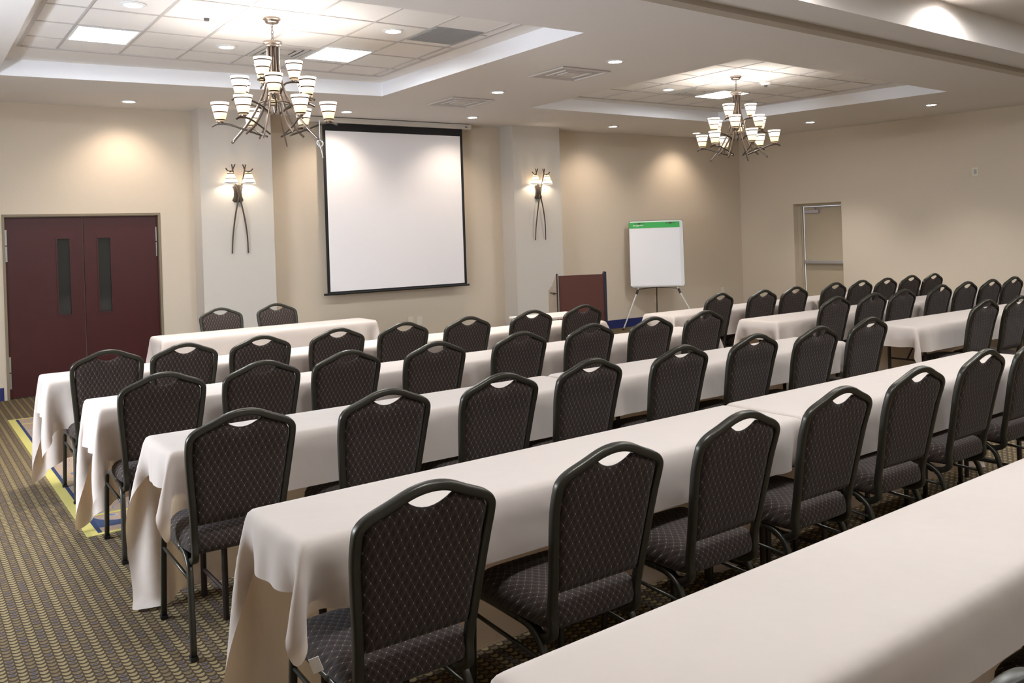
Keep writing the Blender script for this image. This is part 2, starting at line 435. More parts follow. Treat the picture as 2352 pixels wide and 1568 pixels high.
# ------------------------------------------------------------------ doors
d1 = struct(bpy.data.objects.new('door_1', None)); link(d1); d1.location = (0, YF, 0)
bm = bmesh.new()
box(bm, 0.93, 0.955, -0.006, 0.15, 0, 1.962); box(bm, 2.503, 2.53, -0.006, 0.15, 0, 1.962); box(bm, 0.955, 2.503, -0.006, 0.15, 1.938, 1.962)
obj('door_frame', bm, M_FRAME, d1)
for x0, x1, sx0, sx1, hx in ((0.958, 1.712, 1.455, 1.575, 0.96), (1.722, 2.50, 1.865, 1.99, 2.495)):
    bm = bmesh.new(); y0, y1 = 0.045, 0.09
    box(bm, x0, sx0, y0, y1, 0.01, 1.932); box(bm, sx1, x1, y0, y1, 0.01, 1.932)
    box(bm, sx0, sx1, y0, y1, 0.01, 0.86); box(bm, sx0, sx1, y0, y1, 1.69, 1.932)
    lf = obj('door_leaf', bm, M_DOOR, d1)
    bm = bmesh.new(); q = 0.014
    box(bm, sx0-q, sx1+q, 0.038, 0.044, 0.86-q, 0.86); box(bm, sx0-q, sx1+q, 0.038, 0.044, 1.69, 1.69+q)
    box(bm, sx0-q, sx0, 0.038, 0.044, 0.86, 1.69); box(bm, sx1, sx1+q, 0.038, 0.044, 0.86, 1.69)
    obj('window_bead', bm, M_DOOR, lf)
    obj('window_pane', bxm(sx0, sx1, 0.064, 0.070, 0.86, 1.69), M_GLASS, lf)
    s = 1 if hx < 1.5 else -1
    for zc in (1.63, 0.28):
        bm = bmesh.new()
        for dz in (0.088, -0.088): box(bm, hx-0.006, hx+0.016*s, 0.028, 0.046, zc+dz-0.082, zc+dz+0.082)
        obj('hinge', bm, M_STEEL, lf)
# vestibule behind the door
struct(obj('wall_corridor', bxm(0.5, 3.0, YF+0.9, YF+1.0, 0, 2.4), M_FRAME))

d2 = struct(bpy.data.objects.new('door_2', None)); link(d2); on_right(d2)
bm = bmesh.new()
for a, b in ((1.08, 1.14), (1.93, 1.975)): box(bm, a, b, 0.13, 0.20, 0, 1.935)
box(bm, 1.14, 1.93, 0.13, 0.20, 1.885, 1.935); box(bm, 1.14, 1.155, 0.15, 0.20, 0, 1.885); box(bm, 1.915, 1.93, 0.15, 0.20, 0, 1.885)
obj('door_frame', bm, M_DOORP, d2)
lf = obj('door_leaf', bxm(1.155, 1.915, 0.205, 0.25, 0.01, 1.882), M_DOORP, d2)
obj('edge_strip', bxm(1.146, 1.151, 0.142, 0.15, 0.0, 1.88), M_OUTLET, d2)
bm = bmesh.new(); box(bm, 1.175, 1.90, 0.13, 0.17, 0.905, 0.955); box(bm, 1.17, 1.23, 0.165, 0.205, 0.90, 0.965); box(bm, 1.85, 1.91, 0.165, 0.205, 0.90, 0.965)
obj('push_bar', bm, mat('bar_metal', (196, 194, 196), 0.35, 0.6), d2, bevel=0.004)
bm = bmesh.new(); box(bm, 1.20, 1.46, 0.15, 0.205, 1.77, 1.825)
obj('door_closer', bm, mat('closer_grey', (186, 180, 186), 0.4, 0.3), d2, bevel=0.004)
bm = bmesh.new(); tube(bm, [(1.40, 0.175, 1.83), (1.41, 0.12, 1.865), (1.66, 0.11, 1.868), (1.68, 0.19, 1.868)], 0.008, 6)
obj('closer_arm', bm, M_STEEL, d2)

# ------------------------------------------------------------------ carpet inlay
rn = obj('carpet_runner', bxm(0, 0.43, 0, 4.13, 0.0, 0.003), M_RUN)
tag(rn, 'beige and blue patterned carpet strip with a yellow border beside the left table ends', 'carpet', loc=(0.815, 5.27, 0.0))

# ------------------------------------------------------------------ banquet chair
def fx(z):  # back half width
    return 0.172+(0.205-0.172)*max(0, min(1, (z-0.46)/0.34))
def ytilt(z): return -0.185-max(0.0, z-0.42)*0.20 - 0.02*max(0, (z-0.75)/0.19)
def chair(label, group):
    c = thing('banquet_chair', label, 'chair', group=group)
    # seat cushion
    bm = bmesh.new(); nx, ny = 12, 12
    def seatp(u, v, top):
        uu, vv = u*2-1, v*2-1
        w = 0.213-0.022*(1-v)
        e = 0.45
        # rounded rectangle mapping
        x = math.copysign(1-(1-abs(uu))**1.0, uu); y = math.copysign(1-(1-abs(vv)), vv)
        k = 1-0.10*(abs(uu)**6)*(abs(vv)**6)
        px = x*w*k; py = 0.002+y*0.207*k
        ed = max(abs(uu), abs(vv))
        dome = 1-ed**9
        z = 0.448+0.026*dome+0.010*(1-uu*uu)*(1-vv*vv) if top else 0.382
        if v > .95 and top: z -= 0.008
        return (px, py, z)
    top = [[bm.verts.new(seatp(i/nx, j/ny, True)) for i in range(nx+1)] for j in range(ny+1)]
    bot = [[bm.verts.new(seatp(i/nx, j/ny, False)) for i in range(nx+1)] for j in range(ny+1)]
    for j in range(ny):
        for i in range(nx):
            bm.faces.new((top[j][i], top[j][i+1], top[j+1][i+1], top[j+1][i])); bm.faces.new((bot[j][i], bot[j+1][i], bot[j+1][i+1], bot[j][i+1]))
    for i in range(nx):
        bm.faces.new((top[0][i], bot[0][i], bot[0][i+1], top[0][i+1])); bm.faces.new((top[ny][i], top[ny][i+1], bot[ny][i+1], bot[ny][i]))
    for j in range(ny):
        bm.faces.new((top[j][0], top[j+1][0], bot[j+1][0], bot[j][0])); bm.faces.new((top[j][nx], bot[j][nx], bot[j+1][nx], top[j+1][nx]))
    obj('seat', bm, M_FAB, c, smooth=True, sub=1)
    # back frame
    fp = [(-0.165, 0.345, 1), (-0.168, 0.372, 0), (-0.170, 0.44, 0), (-0.178, 0.55, 0), (-0.197, 0.74, 0), (-0.201, 0.825, 0), (-0.194, 0.853, 0), (-0.170, 0.873, 0), (-0.115, 0.896, 0), (-0.055, 0.921, 0), (0, 0.929, 0)]
    pts = []
    for x, z, f in fp: pts.append((x, (-0.125 if f else ytilt(z)), z))
    pts = [(-0.150, -0.075, 0.352)]+pts
    pts += [(-x, y, z) for x, y, z in reversed(pts[:-1])]
    bm = bmesh.new(); tube(bm, catmull(pts, 5), n=12, rx=0.0135, ry=0.0140, sq=True, ref=(0, 1, 0.15))
    obj('back_frame', bm, M_CHAIRM, c, smooth=True)
    # padded back
    bm = bmesh.new(); NX, NZ = 22, 20; ZB = 0.498
    def topz(x):
        a = abs(x)
        if a < 0.070: return 0.900-0.030*(1-(a/0.070)**2)
        if a < 0.150: return 0.900-(a-0.070)*0.33
        return 0.8736-((a-0.150)/0.04)**2*0.05
    def halfw(v): z = ZB+v*(0.86-ZB); return fx(z)-0.013
    F, B = [], []
    for j in range(NZ+1):
        v = j/NZ; rf, rb = [], []
        for i in range(NX+1):
            u = 2*i/NX-1; x = u*halfw(min(1, v)); x = max(-0.185, min(0.185, x))
            z = ZB+v*(topz(x)-ZB)
            ed = min(1-abs(u), v*1.6, (1-v)*1.6)
            th = 0.004+0.020*min(1, ed/0.16)**0.5
            y = ytilt(z)
            rf.append(bm.verts.new((x, y+th, z))); rb.append(bm.verts.new((x, y-th*0.62, z)))
        F.append(rf); B.append(rb)
    for j in range(NZ):
        for i in range(NX):
            bm.faces.new((F[j][i], F[j+1][i], F[j+1][i+1], F[j][i+1])); bm.faces.new((B[j][i], B[j][i+1], B[j+1][i+1], B[j+1][i]))
    for i in range(NX):
        bm.faces.new((F[0][i], F[0][i+1], B[0][i+1], B[0][i])); bm.faces.new((F[NZ][i], B[NZ][i], B[NZ][i+1], F[NZ][i+1]))
    for j in range(NZ):
        bm.faces.new((F[j][0], B[j][0], B[j+1][0], F[j+1][0])); bm.faces.new((F[j][NX], F[j+1][NX], B[j+1][NX], B[j][NX]))
    obj('backrest', bm, M_FAB, c, smooth=True)
    # legs (front ones carry the side rail), lower side bars and cross bar
    for s in (-1, 1):
        p = [(s*.192, .245, .012), (s*.186, .238, .30), (s*.183, .228, .352), (s*.180, .195, .374), (s*.178, .10, .376), (s*.178, -.04, .374)]
        lg = obj('leg', tubem(catmull(p, 5), n=8, rx=.0115, ry=.0115, sq=True, ref=(1, 0, 0)), M_CHAIRM, c, smooth=True)
        obj('glide', bxm(s*.192-.014, s*.192+.014, .231, .259, 0, .016), M_BLACK, lg)
        p = [(s*.178, -.04, .374), (s*.178, -.085, .368), (s*.180, -.130, .345), (s*.183, -.160, .30), (s*.190, -.195, .16), (s*.196, -.225, .012)]
        lg = obj('leg', tubem(catmull(p, 5), n=8, rx=.0115, ry=.0115, sq=True, ref=(1, 0, 0)), M_CHAIRM, c, smooth=True)
        obj('glide', bxm(s*.196-.014, s*.196+.014, -.240, -.211, 0, .016), M_BLACK, lg)
        obj('side_bar', tubem([(s*.186, .238, .305), (s*.184, -.165, .285)], r=.007, n=6), M_CHAIRM, c, smooth=True)
    bm = bmesh.new(); tube(bm, [(-.178, -.05, .365), (.178, -.05, .365)], r=.008, n=6); tube(bm, [(-.18, .16, .367), (.18, .16, .367)], r=.008, n=6)
    obj('cross_bar', bm, M_CHAIRM, c, smooth=True)
    return c
ORD = ['first', 'second', 'third', 'fourth', 'fifth', 'sixth', 'seventh', 'eighth']
AP = -0.296      # apex offset behind the chair's origin
rows = [
 ('chairs at the table row second from the camera', 'at the table row second from the camera', 0.0,
  [(1.125, 2.01, 0), (1.75, 1.99, 0), (2.38, 2.03, 1), (3.01, 2.07, 0), (3.65, 2.12, -1), (4.34, 2.18, 1), (4.95, 2.21, 0)]),
 ('chairs at the table row third from the camera', 'at the table row third from the camera', 0.0,
  [(1.08, 3.37, 0), (1.69, 3.355, 0), (2.27, 3.34, 0), (2.85, 3.385, 1), (3.51, 3.40, 0), (4.16, 3.43, 0), (4.71, 3.39, 0), (5.36, 3.45, 0)]),
 ('chairs at the table row fourth from the camera', 'at the table row fourth from the camera', 0.0,
  [(1.09, 4.64, 0), (1.61, 4.66, 0), (2.12, 4.69, 1), (2.68, 4.64, 0), (3.33, 4.66, 0), (3.94, 4.67, 0), (4.52, 4.66, 0), (5.10, 4.68, 0)]),
 ('chairs at the left block row farthest from the camera', 'at the farthest full row of the left block', 0.0,
  [(1.07, 5.94, 0), (1.53, 5.91, 0), (2.04, 5.92, 0), (2.61, 5.93, 0), (3.14, 5.91, 0), (3.69, 5.87, 0), (4.34, 5.90, 0), (4.92, 5.93, 0)]),
 ('chairs at the right block rear row', 'at the right block row farthest from the camera', 0.0,
  [(6.56, 5.82, 4), (7.08, 5.72, 0), (7.60, 5.73, 0), (8.32, 5.76, 0), (8.78, 5.74, 0), (9.24, 5.72, 0), (9.79, 5.75, 0), (10.21, 5.71, 0)]),
 ('chairs at the right block middle row', 'at the middle row of the right block', 0.0,
  [(6.73, 4.65, 0), (7.23, 4.61, 0), (7.75, 4.63, 0), (8.46, 4.66, 0), (8.98, 4.67, 0), (9.40, 4.63, 0), (9.90, 4.64, 0)]),
 ('chairs at the right block near row', 'at the right block nearest row, by the picture edge', 0.0,
  [(7.03, 3.51, 0), (7.49, 3.47, 0)]),
 ('chairs at the table nearest the camera', 'at the nearest table, at the lower right', 0.0,
  [(1.24, 0.617, 0), (2.41, 0.634, 0)]),
 ('chairs behind the speaker table', 'behind the front table, facing the room', 180.0,
  [(2.64, 8.84, 0), (3.22, 8.86, 0)]),
]
proto = chair('x', 'x'); first = True
for grp, where, rz, L in rows:
    n = len(L)
    for i, (x, y, dr) in enumerate(L):
        c = proto if first else copy_tree(proto); first = False
        a = R(rz+dr)
        c.rotation_euler = (0, 0, a); c.location = (x+AP*math.sin(a), y-AP*math.cos(a), 0)
        if n == 1: lab = 'dark brown patterned banquet chair '+where
        elif n == 2: lab = ('left' if i == 0 else 'right')+' dark chair of the two '+where
        else: lab = ORD[i]+' dark chair from the left '+where
        c['label'] = lab; c['category'] = 'chair'; c['group'] = grp

# ------------------------------------------------------------------ tables and draped cloths
def drape(L, Wd, near, far, el, er, seed, steps=380, dx=0.032):
    rs = np.random.RandomState(seed)
    ax = L/round(L/dx); ay = Wd/round(Wd/dx)
    x = np.arange(-round(el/ax), round((L+er)/ax)+1)*ax; y = np.arange(-round(near/ay), round((Wd+far)/ay)+1)*ay
    nx, ny = len(x), len(y)
    P = np.zeros((nx, ny, 3)); P[..., 0] = x[:, None]; P[..., 1] = y[None, :]
    pin = (P[..., 0] >= -0.004) & (P[..., 0] <= L+0.004) & (P[..., 1] >= -0.004) & (P[..., 1] <= Wd+0.004)
    w = np.where(pin, 0.0, 1.0)
    nz = rs.randn(nx, ny); 
    for _ in range(6): nz = (nz+np.roll(nz, 1, 0)+np.roll(nz, 1, 1)+np.roll(nz, -1, 0)+np.roll(nz, -1, 1))/5
    P[..., 2] = np.where(pin, 0, nz*0.05)
    V = np.zeros_like(P); dt = 0.02
    sets = []
    def add(sa, sb, rest, k): sets.append((sa, sb, rest, k))
    S = slice
    for p in (0, 1):
        n = (nx-p)//2; add((S(p, p+2*n-1, 2), S(None)), (S(p+1, p+2*n, 2), S(None)), ax, 1.0)
        n = (ny-p)//2; add((S(None), S(p, p+2*n-1, 2)), (S(None), S(p+1, p+2*n, 2)), ay, 1.0)
    d = math.hypot(ax, ay)
    for p in (0, 1):
        n = (nx-p)//2
        add((S(p, p+2*n-1, 2), S(0, -1)), (S(p+1, p+2*n, 2), S(1, None)), d, 0.16)
        add((S(p, p+2*n-1, 2), S(1, None)), (S(p+1, p+2*n, 2), S(0, -1)), d, 0.16)
    for p in (0, 1, 2, 3):
        if p < 2:
            ia = np.array([i for i in range(nx-3) if (i//3) % 2 == p]); add((ia, S(None)), (ia+3, S(None)), 3*ax, 0.06)
        else:
            ia = np.array([i for i in range(ny-3) if (i//3) % 2 == p-2]); add((S(None), ia), (S(None), ia+3), 3*ay, 0.06)
    g = np.array([0, 0, -9.8])
    for st in range(steps):
        V += g*dt*w[..., None]; V *= 0.965
        Q = P+V*dt
        for it in range(6):
            for sa, sb, rest, k in sets:
                A = Q[sa]; B = Q[sb]; wa = w[sa]; wb = w[sb]
                D = B-A; l = np.sqrt((D*D).sum(-1))+1e-9; ws = wa+wb; ws = np.where(ws == 0, 1, ws)
                c = k*(l-rest)/l/ws
                Q[sa] = A+D*(c*wa)[..., None]; Q[sb] = B-D*(c*wb)[..., None]
        # table slab and floor
        ins = (Q[..., 0] > -0.006) & (Q[..., 0] < L+0.006) & (Q[..., 1] > -0.006) & (Q[..., 1] < Wd+0.006) & (Q[..., 2] > -0.07) & (~pin)
        if ins.any():
            q = Q[ins]; dd = np.stack([q[:, 0]+0.006, L+0.006-q[:, 0], q[:, 1]+0.006, Wd+0.006-q[:, 1]], 1); k_ = dd.argmin(1)
            q[k_ == 0, 0] = -0.006; q[k_ == 1, 0] = L+0.006; q[k_ == 2, 1] = -0.006; q[k_ == 3, 1] = Wd+0.006; Q[ins] = q
        Q[..., 2] = np.maximum(Q[..., 2], -TT+0.012)
        V = (Q-P)/dt; P = Q
    return P
def cloth_mesh(P, name, m):
    nx, ny, _ = P.shape
    me = bpy.data.meshes.new(name)
    idx = np.arange(nx*ny).reshape(nx, ny)
    f = np.stack([idx[:-1, :-1], idx[1:, :-1], idx[1:, 1:], idx[:-1, 1:]], -1).reshape(-1, 4)
    me.from_pydata(P.reshape(-1, 3).tolist(), [], f.tolist())
    me.materials.append(m)
    for p in me.polygons: p.use_smooth = True
    return me
TW = 0.43
VAR = {}
def variant(key, *a):
    if key not in VAR: VAR[key] = cloth_mesh(drape(*a), 'tablecloth', M_CLOTH)
    return VAR[key]
def table(x0, y0, L, slope, key, tlabel, clabel, m=None):
    rz = math.atan(slope)
    t = thing('folding_table', tlabel, 'table', (x0, y0, 0), rz, 'narrow folding tables under white cloths')
    obj('tabletop', bxm(0.012, L-0.012, 0.012, TW-0.012, TT-0.036, TT-0.008), M_LEGM, t, bevel=0.004)
    for lx in (0.22, L-0.22):
        for ly in (0.06, TW-0.06):
            lg = obj('leg', tubem([(lx, ly, TT-0.032), (lx, ly, 0.0)], r=0.013, n=8), M_LEGM, t)
        bm = bmesh.new(); tube(bm, [(lx, 0.06, 0.12), (lx, TW-0.06, 0.12)], r=0.009, n=6); tube(bm, [(lx, TW/2, TT-0.04), (lx+(0.25 if lx < 1 else -0.25), TW/2, TT-0.04)], r=0.008, n=6)
        tube(bm, [(lx, TW/2, 0.45), (lx+(0.25 if lx < 1 else -0.25), TW/2, TT-0.045)], r=0.007, n=6); tube(bm, [(lx, 0.06, 0.45), (lx, TW-0.06, 0.45)], r=0.008, n=6)
        obj('brace', bm, M_LEGM, t)
    me = VAR[key] if m is None else VAR[key].copy()
    if m is not None: me.materials[0] = m
    c = bpy.data.objects.new('tablecloth', me); link(c)
    c.location = (x0, y0, TT+0.001); c.rotation_euler = (0, 0, rz); c.scale = (L/2.28, 1, 1)
    md = c.modifiers.new('sub', 'SUBSURF'); md.levels = 1; md.render_levels = 1
    if key == 'a' and x0 < 1:
        tg = obj('care_tag', bxm(-0.014, 0.014, -0.001, 0.001, -0.04, 0), M_TAG, c); tg.location = (-0.02, -0.10, -0.27); tg.rotation_euler = (0, R(-20), R(-35))
    c['label'] = clabel; c['category'] = 'tablecloth'; c['group'] = 'white tablecloths draped over the rows of tables'
    return t, c
variant('a', 2.28, TW, 0.19, 0.66, 0.16, 0.17, 3)
variant('b', 2.28, TW, 0.22, 0.62, 0.17, 0.16, 11)
variant('c', 2.28, TW, 0.30, 0.53, 0.24, 0.18, 29)
variant('n', 2.28, TW, 0.18, 0.62, 0.20, 0.20, 41)   # nearest table
variant('f', 2.28, TW, 0.50, 0.30, 0.24, 0.24, 57)   # front speaker table: long side towards the room
tabs = [
 (0.915, 0.975, 2.36, 0.036, 'n', 'nearest to the camera at lower right'),
 (0.890, 2.315, 2.29, 0.030, 'a', 'left end of second row from the camera'),
 (3.200, 2.400, 2.36, 0.020, 'b', 'right end of second row from the camera'),
 (0.877, 3.672, 2.22, 0.008, 'b', 'left end of third row from the camera'),
 (3.130, 3.700, 2.34, 0.004, 'a', 'right end of third row from the camera'),
 (0.828, 4.915, 2.10, 0.000, 'c', 'left end of fourth row from the camera'),
 (2.960, 4.895, 2.50, 0.000, 'a', 'right end of fourth row from the camera'),
 (0.758, 6.215, 2.10, -0.010, 'c', 'left end of the left block rear row'),
 (2.890, 6.170, 2.50, 0.000, 'b', 'right end of the left block rear row'),
 (6.050, 5.950, 2.14, -0.010, 'b', 'aisle end of the right block rear row'),
 (8.220, 5.920, 2.05, 0.000, 'a', 'far end of the right block rear row'),
 (6.200, 4.870, 2.24, 0.000, 'b', 'aisle end of the right block middle row'),
 (8.520, 4.930, 2.28, 0.000, 'a', 'far end of the right block middle row'),
 (6.500, 3.790, 2.30, 0.000, 'a', 'aisle end of the right block near row'),
 (8.840, 3.790, 2.28, 0.000, 'b', 'right picture edge, right block near row'),
 (1.911, 8.150, 2.11, 0.000, 'f', 'before the two chairs facing the room'),
]
for x0, y0, L, s, k, w_ in tabs:
    table(x0, y0, L, s, k, 'narrow dark folding table, '+w_, 'ivory cloth on the table, '+w_)

# small bare-cloth table in front of the lectern
t = thing('side_table', 'small low table with white cloth top just in front of the lectern', 'table', (5.02, 6.82, 0), -0.02)
bm = bmesh.new(); box(bm, 0, 0.72, 0, 0.42, TT-0.02, TT+0.004); obj('table_top', bm, M_CLOTH, t, bevel=0.006)
for a in (0.05, 0.67):
    for b in (0.05, 0.37): obj('leg', tubem([(a, b, 0), (a, b, TT-0.02)], r=0.013, n=8), M_LEGM, t)

# ------------------------------------------------------------------ projection screen
ps = thing('projection_screen', 'large white pull-down projection screen with black border hanging on the front wall', 'screen', (0, YF-0.15, 0))
bm = bmesh.new(); box(bm, 4.30, 6.73, -0.05, 0.06, H-0.075, H-0.008); box(bm, 4.30, 6.73, 0.06, 0.15, H-0.05, H-0.02)
obj('case', bm, M_CASE, ps, bevel=0.008)
obj('case_label', bxm(6.62, 6.66, -0.052, -0.049, H-0.052, H-0.040), M_BLACK, ps)
bm = bmesh.new(); box(bm, 4.500, 4.540, -0.002, 0.002, 0.895, H-0.07); box(bm, 6.560, 6.600, -0.002, 0.002, 0.895, H-0.07)
box(bm, 4.54, 6.56, -0.002, 0.002, 2.982, H-0.07); box(bm, 4.54, 6.56, -0.002, 0.002, 0.895, 0.917)
obj('border', bm, M_BORDER, ps)
obj('viewing_surface', bxm(4.54, 6.56, -0.0015, 0.0015, 0.917, 2.982), M_SCREEN, ps)
bm = bmesh.new(); tube(bm, [(4.455, 0, 0.886), (6.635, 0, 0.886)], r=0.014, n=10); obj('bottom_bar', bm, M_BORDER, ps)

# ------------------------------------------------------------------ wall sconces
def sconce(cx, z0, lab):
    s = thing('wall_sconce', lab, 'wall lamp', (cx, YP, z0), group='twin shade sconces on the pilasters')
    bm = bmesh.new(); pl = [(-.045, -.10), (.045, -.10), (.068, -.075), (.05, -.035), (.046, .02), (.05, .06), (.066, .085), (.04, .105), (-.04, .105), (-.066, .085), (-.05, .06), (-.046, .02), (-.05, -.035), (-.068, -.075)]
    a = [bm.verts.new((x, 0, z)) for x, z in pl]; b = [bm.verts.new((x*.9, -.022, z*.92)) for x, z in pl]
    bm.faces.new(a); bm.faces.new(b)
    for i in range(len(pl)): j = (i+1) % len(pl); bm.faces.new((a[i], a[j], b[j], b[i]))
    obj('back_plate', bm, M_DARKM, s, bevel=0.004)
    for k in (-1, 1):
        p = [(k*.095, -.03, -.70), (k*.085, -.045, -.50), (k*.055, -.055, -.28), (k*.018, -.055, -.10), (-k*.018, -.055, .03), (-k*.05, -.06, .17), (-k*.068, -.07, .27), (-k*.082, -.075, .345)]
        st = obj('crossed_rod', tubem(catmull(p, 6), r=0.0085, n=7, taper=lambda t: 0.85+0.3*math.sin(math.pi*min(1, t*1.1))), M_DARKM, s, smooth=True)
        bm = bmesh.new()
        tube(bm, catmull([(-k*.068, -.07, .27), (-k*.10, -.08, .262), (-k*.135, -.09, .268), (-k*.16, -.095, .295)], 4), r=0.008, n=6)
        tube(bm, catmull([(-k*.072, -.07, .28), (-k*.06, -.075, .31), (-k*.045, -.08, .345)], 4), r=0.0075, n=6)
        obj('antler', bm, M_DARKM, st, smooth=True)
        sh = bpy.data.objects.new('lamp_shade', bpy.data.meshes.new('lamp_shade'))
        bm = bmesh.new(); lathe(bm, [(0.03, 0.0), (0.036, 0.004), (0.082, 0.128), (0.0795, 0.128), (0.034, 0.008)], 24)
        sh = obj('lamp_shade', bm, M_SHADE2, s, smooth=True); sh.location = (-k*.105, -.095, .245); sh.rotation_euler = (R(180), 0, 0)
        bm = bmesh.new(); tube(bm, [(-k*.105, -.09, .265), (-k*.105, -.095, .225)], r=.012, n=8); obj('socket', bm, M_DARKM, s)
        light('bulb_light', 'POINT', P_SCONCE, s, (-k*.105, -.095, .16), (1, 0.86, 0.68), size=0.02)
    return s
M_SHADE2 = M_SHADE.copy(); M_SHADE2.name = 'banded_glass_warm'
for n in M_SHADE2.node_tree.nodes:
    if n.type == 'MATH' and n.operation == 'MULTIPLY' and abs(n.inputs[1].default_value-0.16) < 1e-5 and not n.inputs[1].is_linked: n.inputs[1].default_value = 0.32
sconce(3.335, 2.16, 'bronze crossed-rod sconce with two lit shades on the left pilaster')
sconce(7.775, 2.18, 'bronze crossed-rod sconce with two lit shades on the right pilaster')

# ------------------------------------------------------------------ chandeliers
def chandelier(x, y, rz, lab):
    c = thing('chandelier', lab, 'chandelier', (x, y, CZ), rz, 'fifteen light chandeliers in the ceiling trays')
    bm = bmesh.new(); lathe(bm, [(0.0, 0), (0.066, 0), (0.068, -0.012), (0.056, -0.018), (0.052, -0.032), (0.044, -0.040), (0.0, -0.040)], 24)
    obj('canopy', bm, M_CHROME, c, smooth=False)
    bm = bmesh.new()
    for i in range(5):
        z = -0.052-i*0.028; pl = []
        for k in range(14):
            a = 2*math.pi*k/14; u_, v_ = 0.009*math.cos(a), 0.019*math.sin(a)
            pl.append((u_, 0, z+v_) if i % 2 else (0, u_, z+v_))
        tube(bm, pl+[pl[0]], r=0.0028, n=5, cap=False)
    obj('chain', bm, M_CHROME, c)
    bm = bmesh.new(); lathe(bm, [(0.0, -0.175), (0.030, -0.176), (0.070, -0.182), (0.074, -0.196), (0.058, -0.204), (0.056, -0.214), (0.044, -0.222), (0.0, -0.222)], 28)
    obj('collar', bm, M_CHROME, c)
    bm = bmesh.new(); lathe(bm, [(0.0, -0.22), (0.024, -0.22), (0.022, -0.45), (0.018, -0.62), (0.0, -0.63)], 16)
    obj('column', bm, M_CHROME, c, smooth=True)
    for k in range(8):
        a = 2*math.pi*(k+.5)/8; ca, sa = math.cos(a), math.sin(a)
        rr = [(0.040, -0.22), (0.038, -0.32), (0.044, -0.42), (0.075, -0.55), (0.13, -0.68), (0.22, -0.82), (0.34, -0.955)] if k % 2 == 0 else [(0.040, -0.22), (0.036, -0.34), (0.040, -0.45), (0.060, -0.58), (0.10, -0.71), (0.17, -0.83), (0.25, -0.905)]
        obj('curved_leg', tubem(catmull([(r*ca, r*sa, z) for r, z in rr], 6), n=6, rx=0.011, ry=0.006, ref=(-sa, ca, 0)), M_CHROME, c, smooth=True)
    ring = [(0.11*math.cos(2*math.pi*k/24), 0.11*math.sin(2*math.pi*k/24), -0.655) for k in range(25)]
    obj('ring', tubem(ring, r=0.006, n=6, cap=False), M_CHROME, c, smooth=True)
    me_s = None
    for n, rad, zb, off in ((3, 0.155, -0.480, 67), (6, 0.285, -0.628, 37), (6, 0.405, -0.800, 4)):
        for k in range(n):
            a = R(off+360*k/n); ca, sa = math.cos(a), math.sin(a)
            r0 = max(0.045, rad-0.30)
            p = [((rad+0.065), zb-0.030), (rad+0.02, zb-0.012), (rad-0.06, zb-0.018), (rad-0.16 if rad > .2 else rad-.09, zb-0.055), (r0, zb-0.105)]
            tw = 0.30
            pts = []
            for r, z in p:
                aa = a+tw*(rad-r)/0.3*0.6; pts.append((r*math.cos(aa), r*math.sin(aa), z))
            ar = obj('arm', tubem(catmull(pts, 5), n=6, rx=0.006, ry=0.008, ref=(0, 0, 1)), M_DARKM, c, smooth=True)
            bm = bmesh.new(); lathe(bm, [(0, -0.012), (0.012, -0.012), (0.022, -0.002), (0.024, 0.004), (0.0, 0.004)], 12)
            o = obj('cup', bm, M_CHROME, ar); o.location = (rad*ca, rad*sa, zb)
            if me_s is None:
                bm = bmesh.new(); lathe(bm, [(0.0, 0.0), (0.030, 0.0), (0.036, 0.008), (0.069, 0.145), (0.0665, 0.145), (0.033, 0.012), (0.0, 0.006)], 28)
                o = obj('lamp_shade', bm, M_SHADE, c, smooth=True); me_s = o.data
            else:
                o = bpy.data.objects.new('lamp_shade', me_s); link(o, c)
            o.location = (rad*ca, rad*sa, zb+0.004)
            light('bulb_light', 'POINT', P_SHADE, c, (rad*ca, rad*sa, zb+0.095), (1, 0.955, 0.90), size=0.02)
    return c
ch1 = chandelier(2.433, 6.578, R(32.5), 'larger looking nickel chandelier hanging from the left ceiling tray')
# white cord loop on the left chandelier
bm = bmesh.new(); pts = [(0.0, 0, 0.12), (0.0, 0, 0.0)]+[(0.022*math.sin(a*.7), 0.01*math.sin(a*2), -0.03-0.026*(1-math.cos(a*.7))) for a in range(0, 18)]+[(0.012, 0, -0.12), (0.02, 0, -0.17)]
tube(bm, catmull(pts, 3), r=0.0035, n=5)
o = obj('cord', bm, M_WHITE); tag(o, 'looped white cord tied to the left chandelier', 'cord', loc=(2.712, 6.383, 2.385))
ch2 = chandelier(7.95, 6.72, R(-1.5), 'nickel chandelier hanging from the right ceiling tray near the room corner')

# ------------------------------------------------------------------ ceiling fixtures
def downlight(x, y, z, lab, power, aim=(0, 0), blend=0.9, angle=95, col=(1, 0.95, 0.90), lit=True):
    t = thing('recessed_downlight', lab, 'ceiling light', (x, y, z), group='round recessed ceiling downlights')
    bm = bmesh.new(); lathe(bm, [(0.060, -0.001), (0.088, -0.001), (0.090, -0.006), (0.064, -0.010), (0.060, -0.004)], 28); obj('trim_ring', bm, M_WHITE, t, smooth=False)
    bm = bmesh.new(); lathe(bm, [(0.0, -0.003), (0.060, -0.003)], 28); obj('lens', bm, M_BULB if lit else M_WHITE, t)
    if power:
        l = light('lamp_light', 'SPOT', power, t, (0, 0, -0.03), col, size=0.04, spot_size=R(angle), spot_blend=blend)
        l.rotation_euler = (aim[0], aim[1], 0)
    return t
WARM = (1, 0.82, 0.66)
downlight(2.12, 10.13, H, 'lit downlight above the mahogany doors', P_SPOT_WALL, col=WARM, aim=(R(17), 0), angle=112)
downlight(4.60, 9.98, H, 'lit downlight above the left part of the screen', P_SPOT_WALL, col=WARM, aim=(R(17), 0), angle=112)
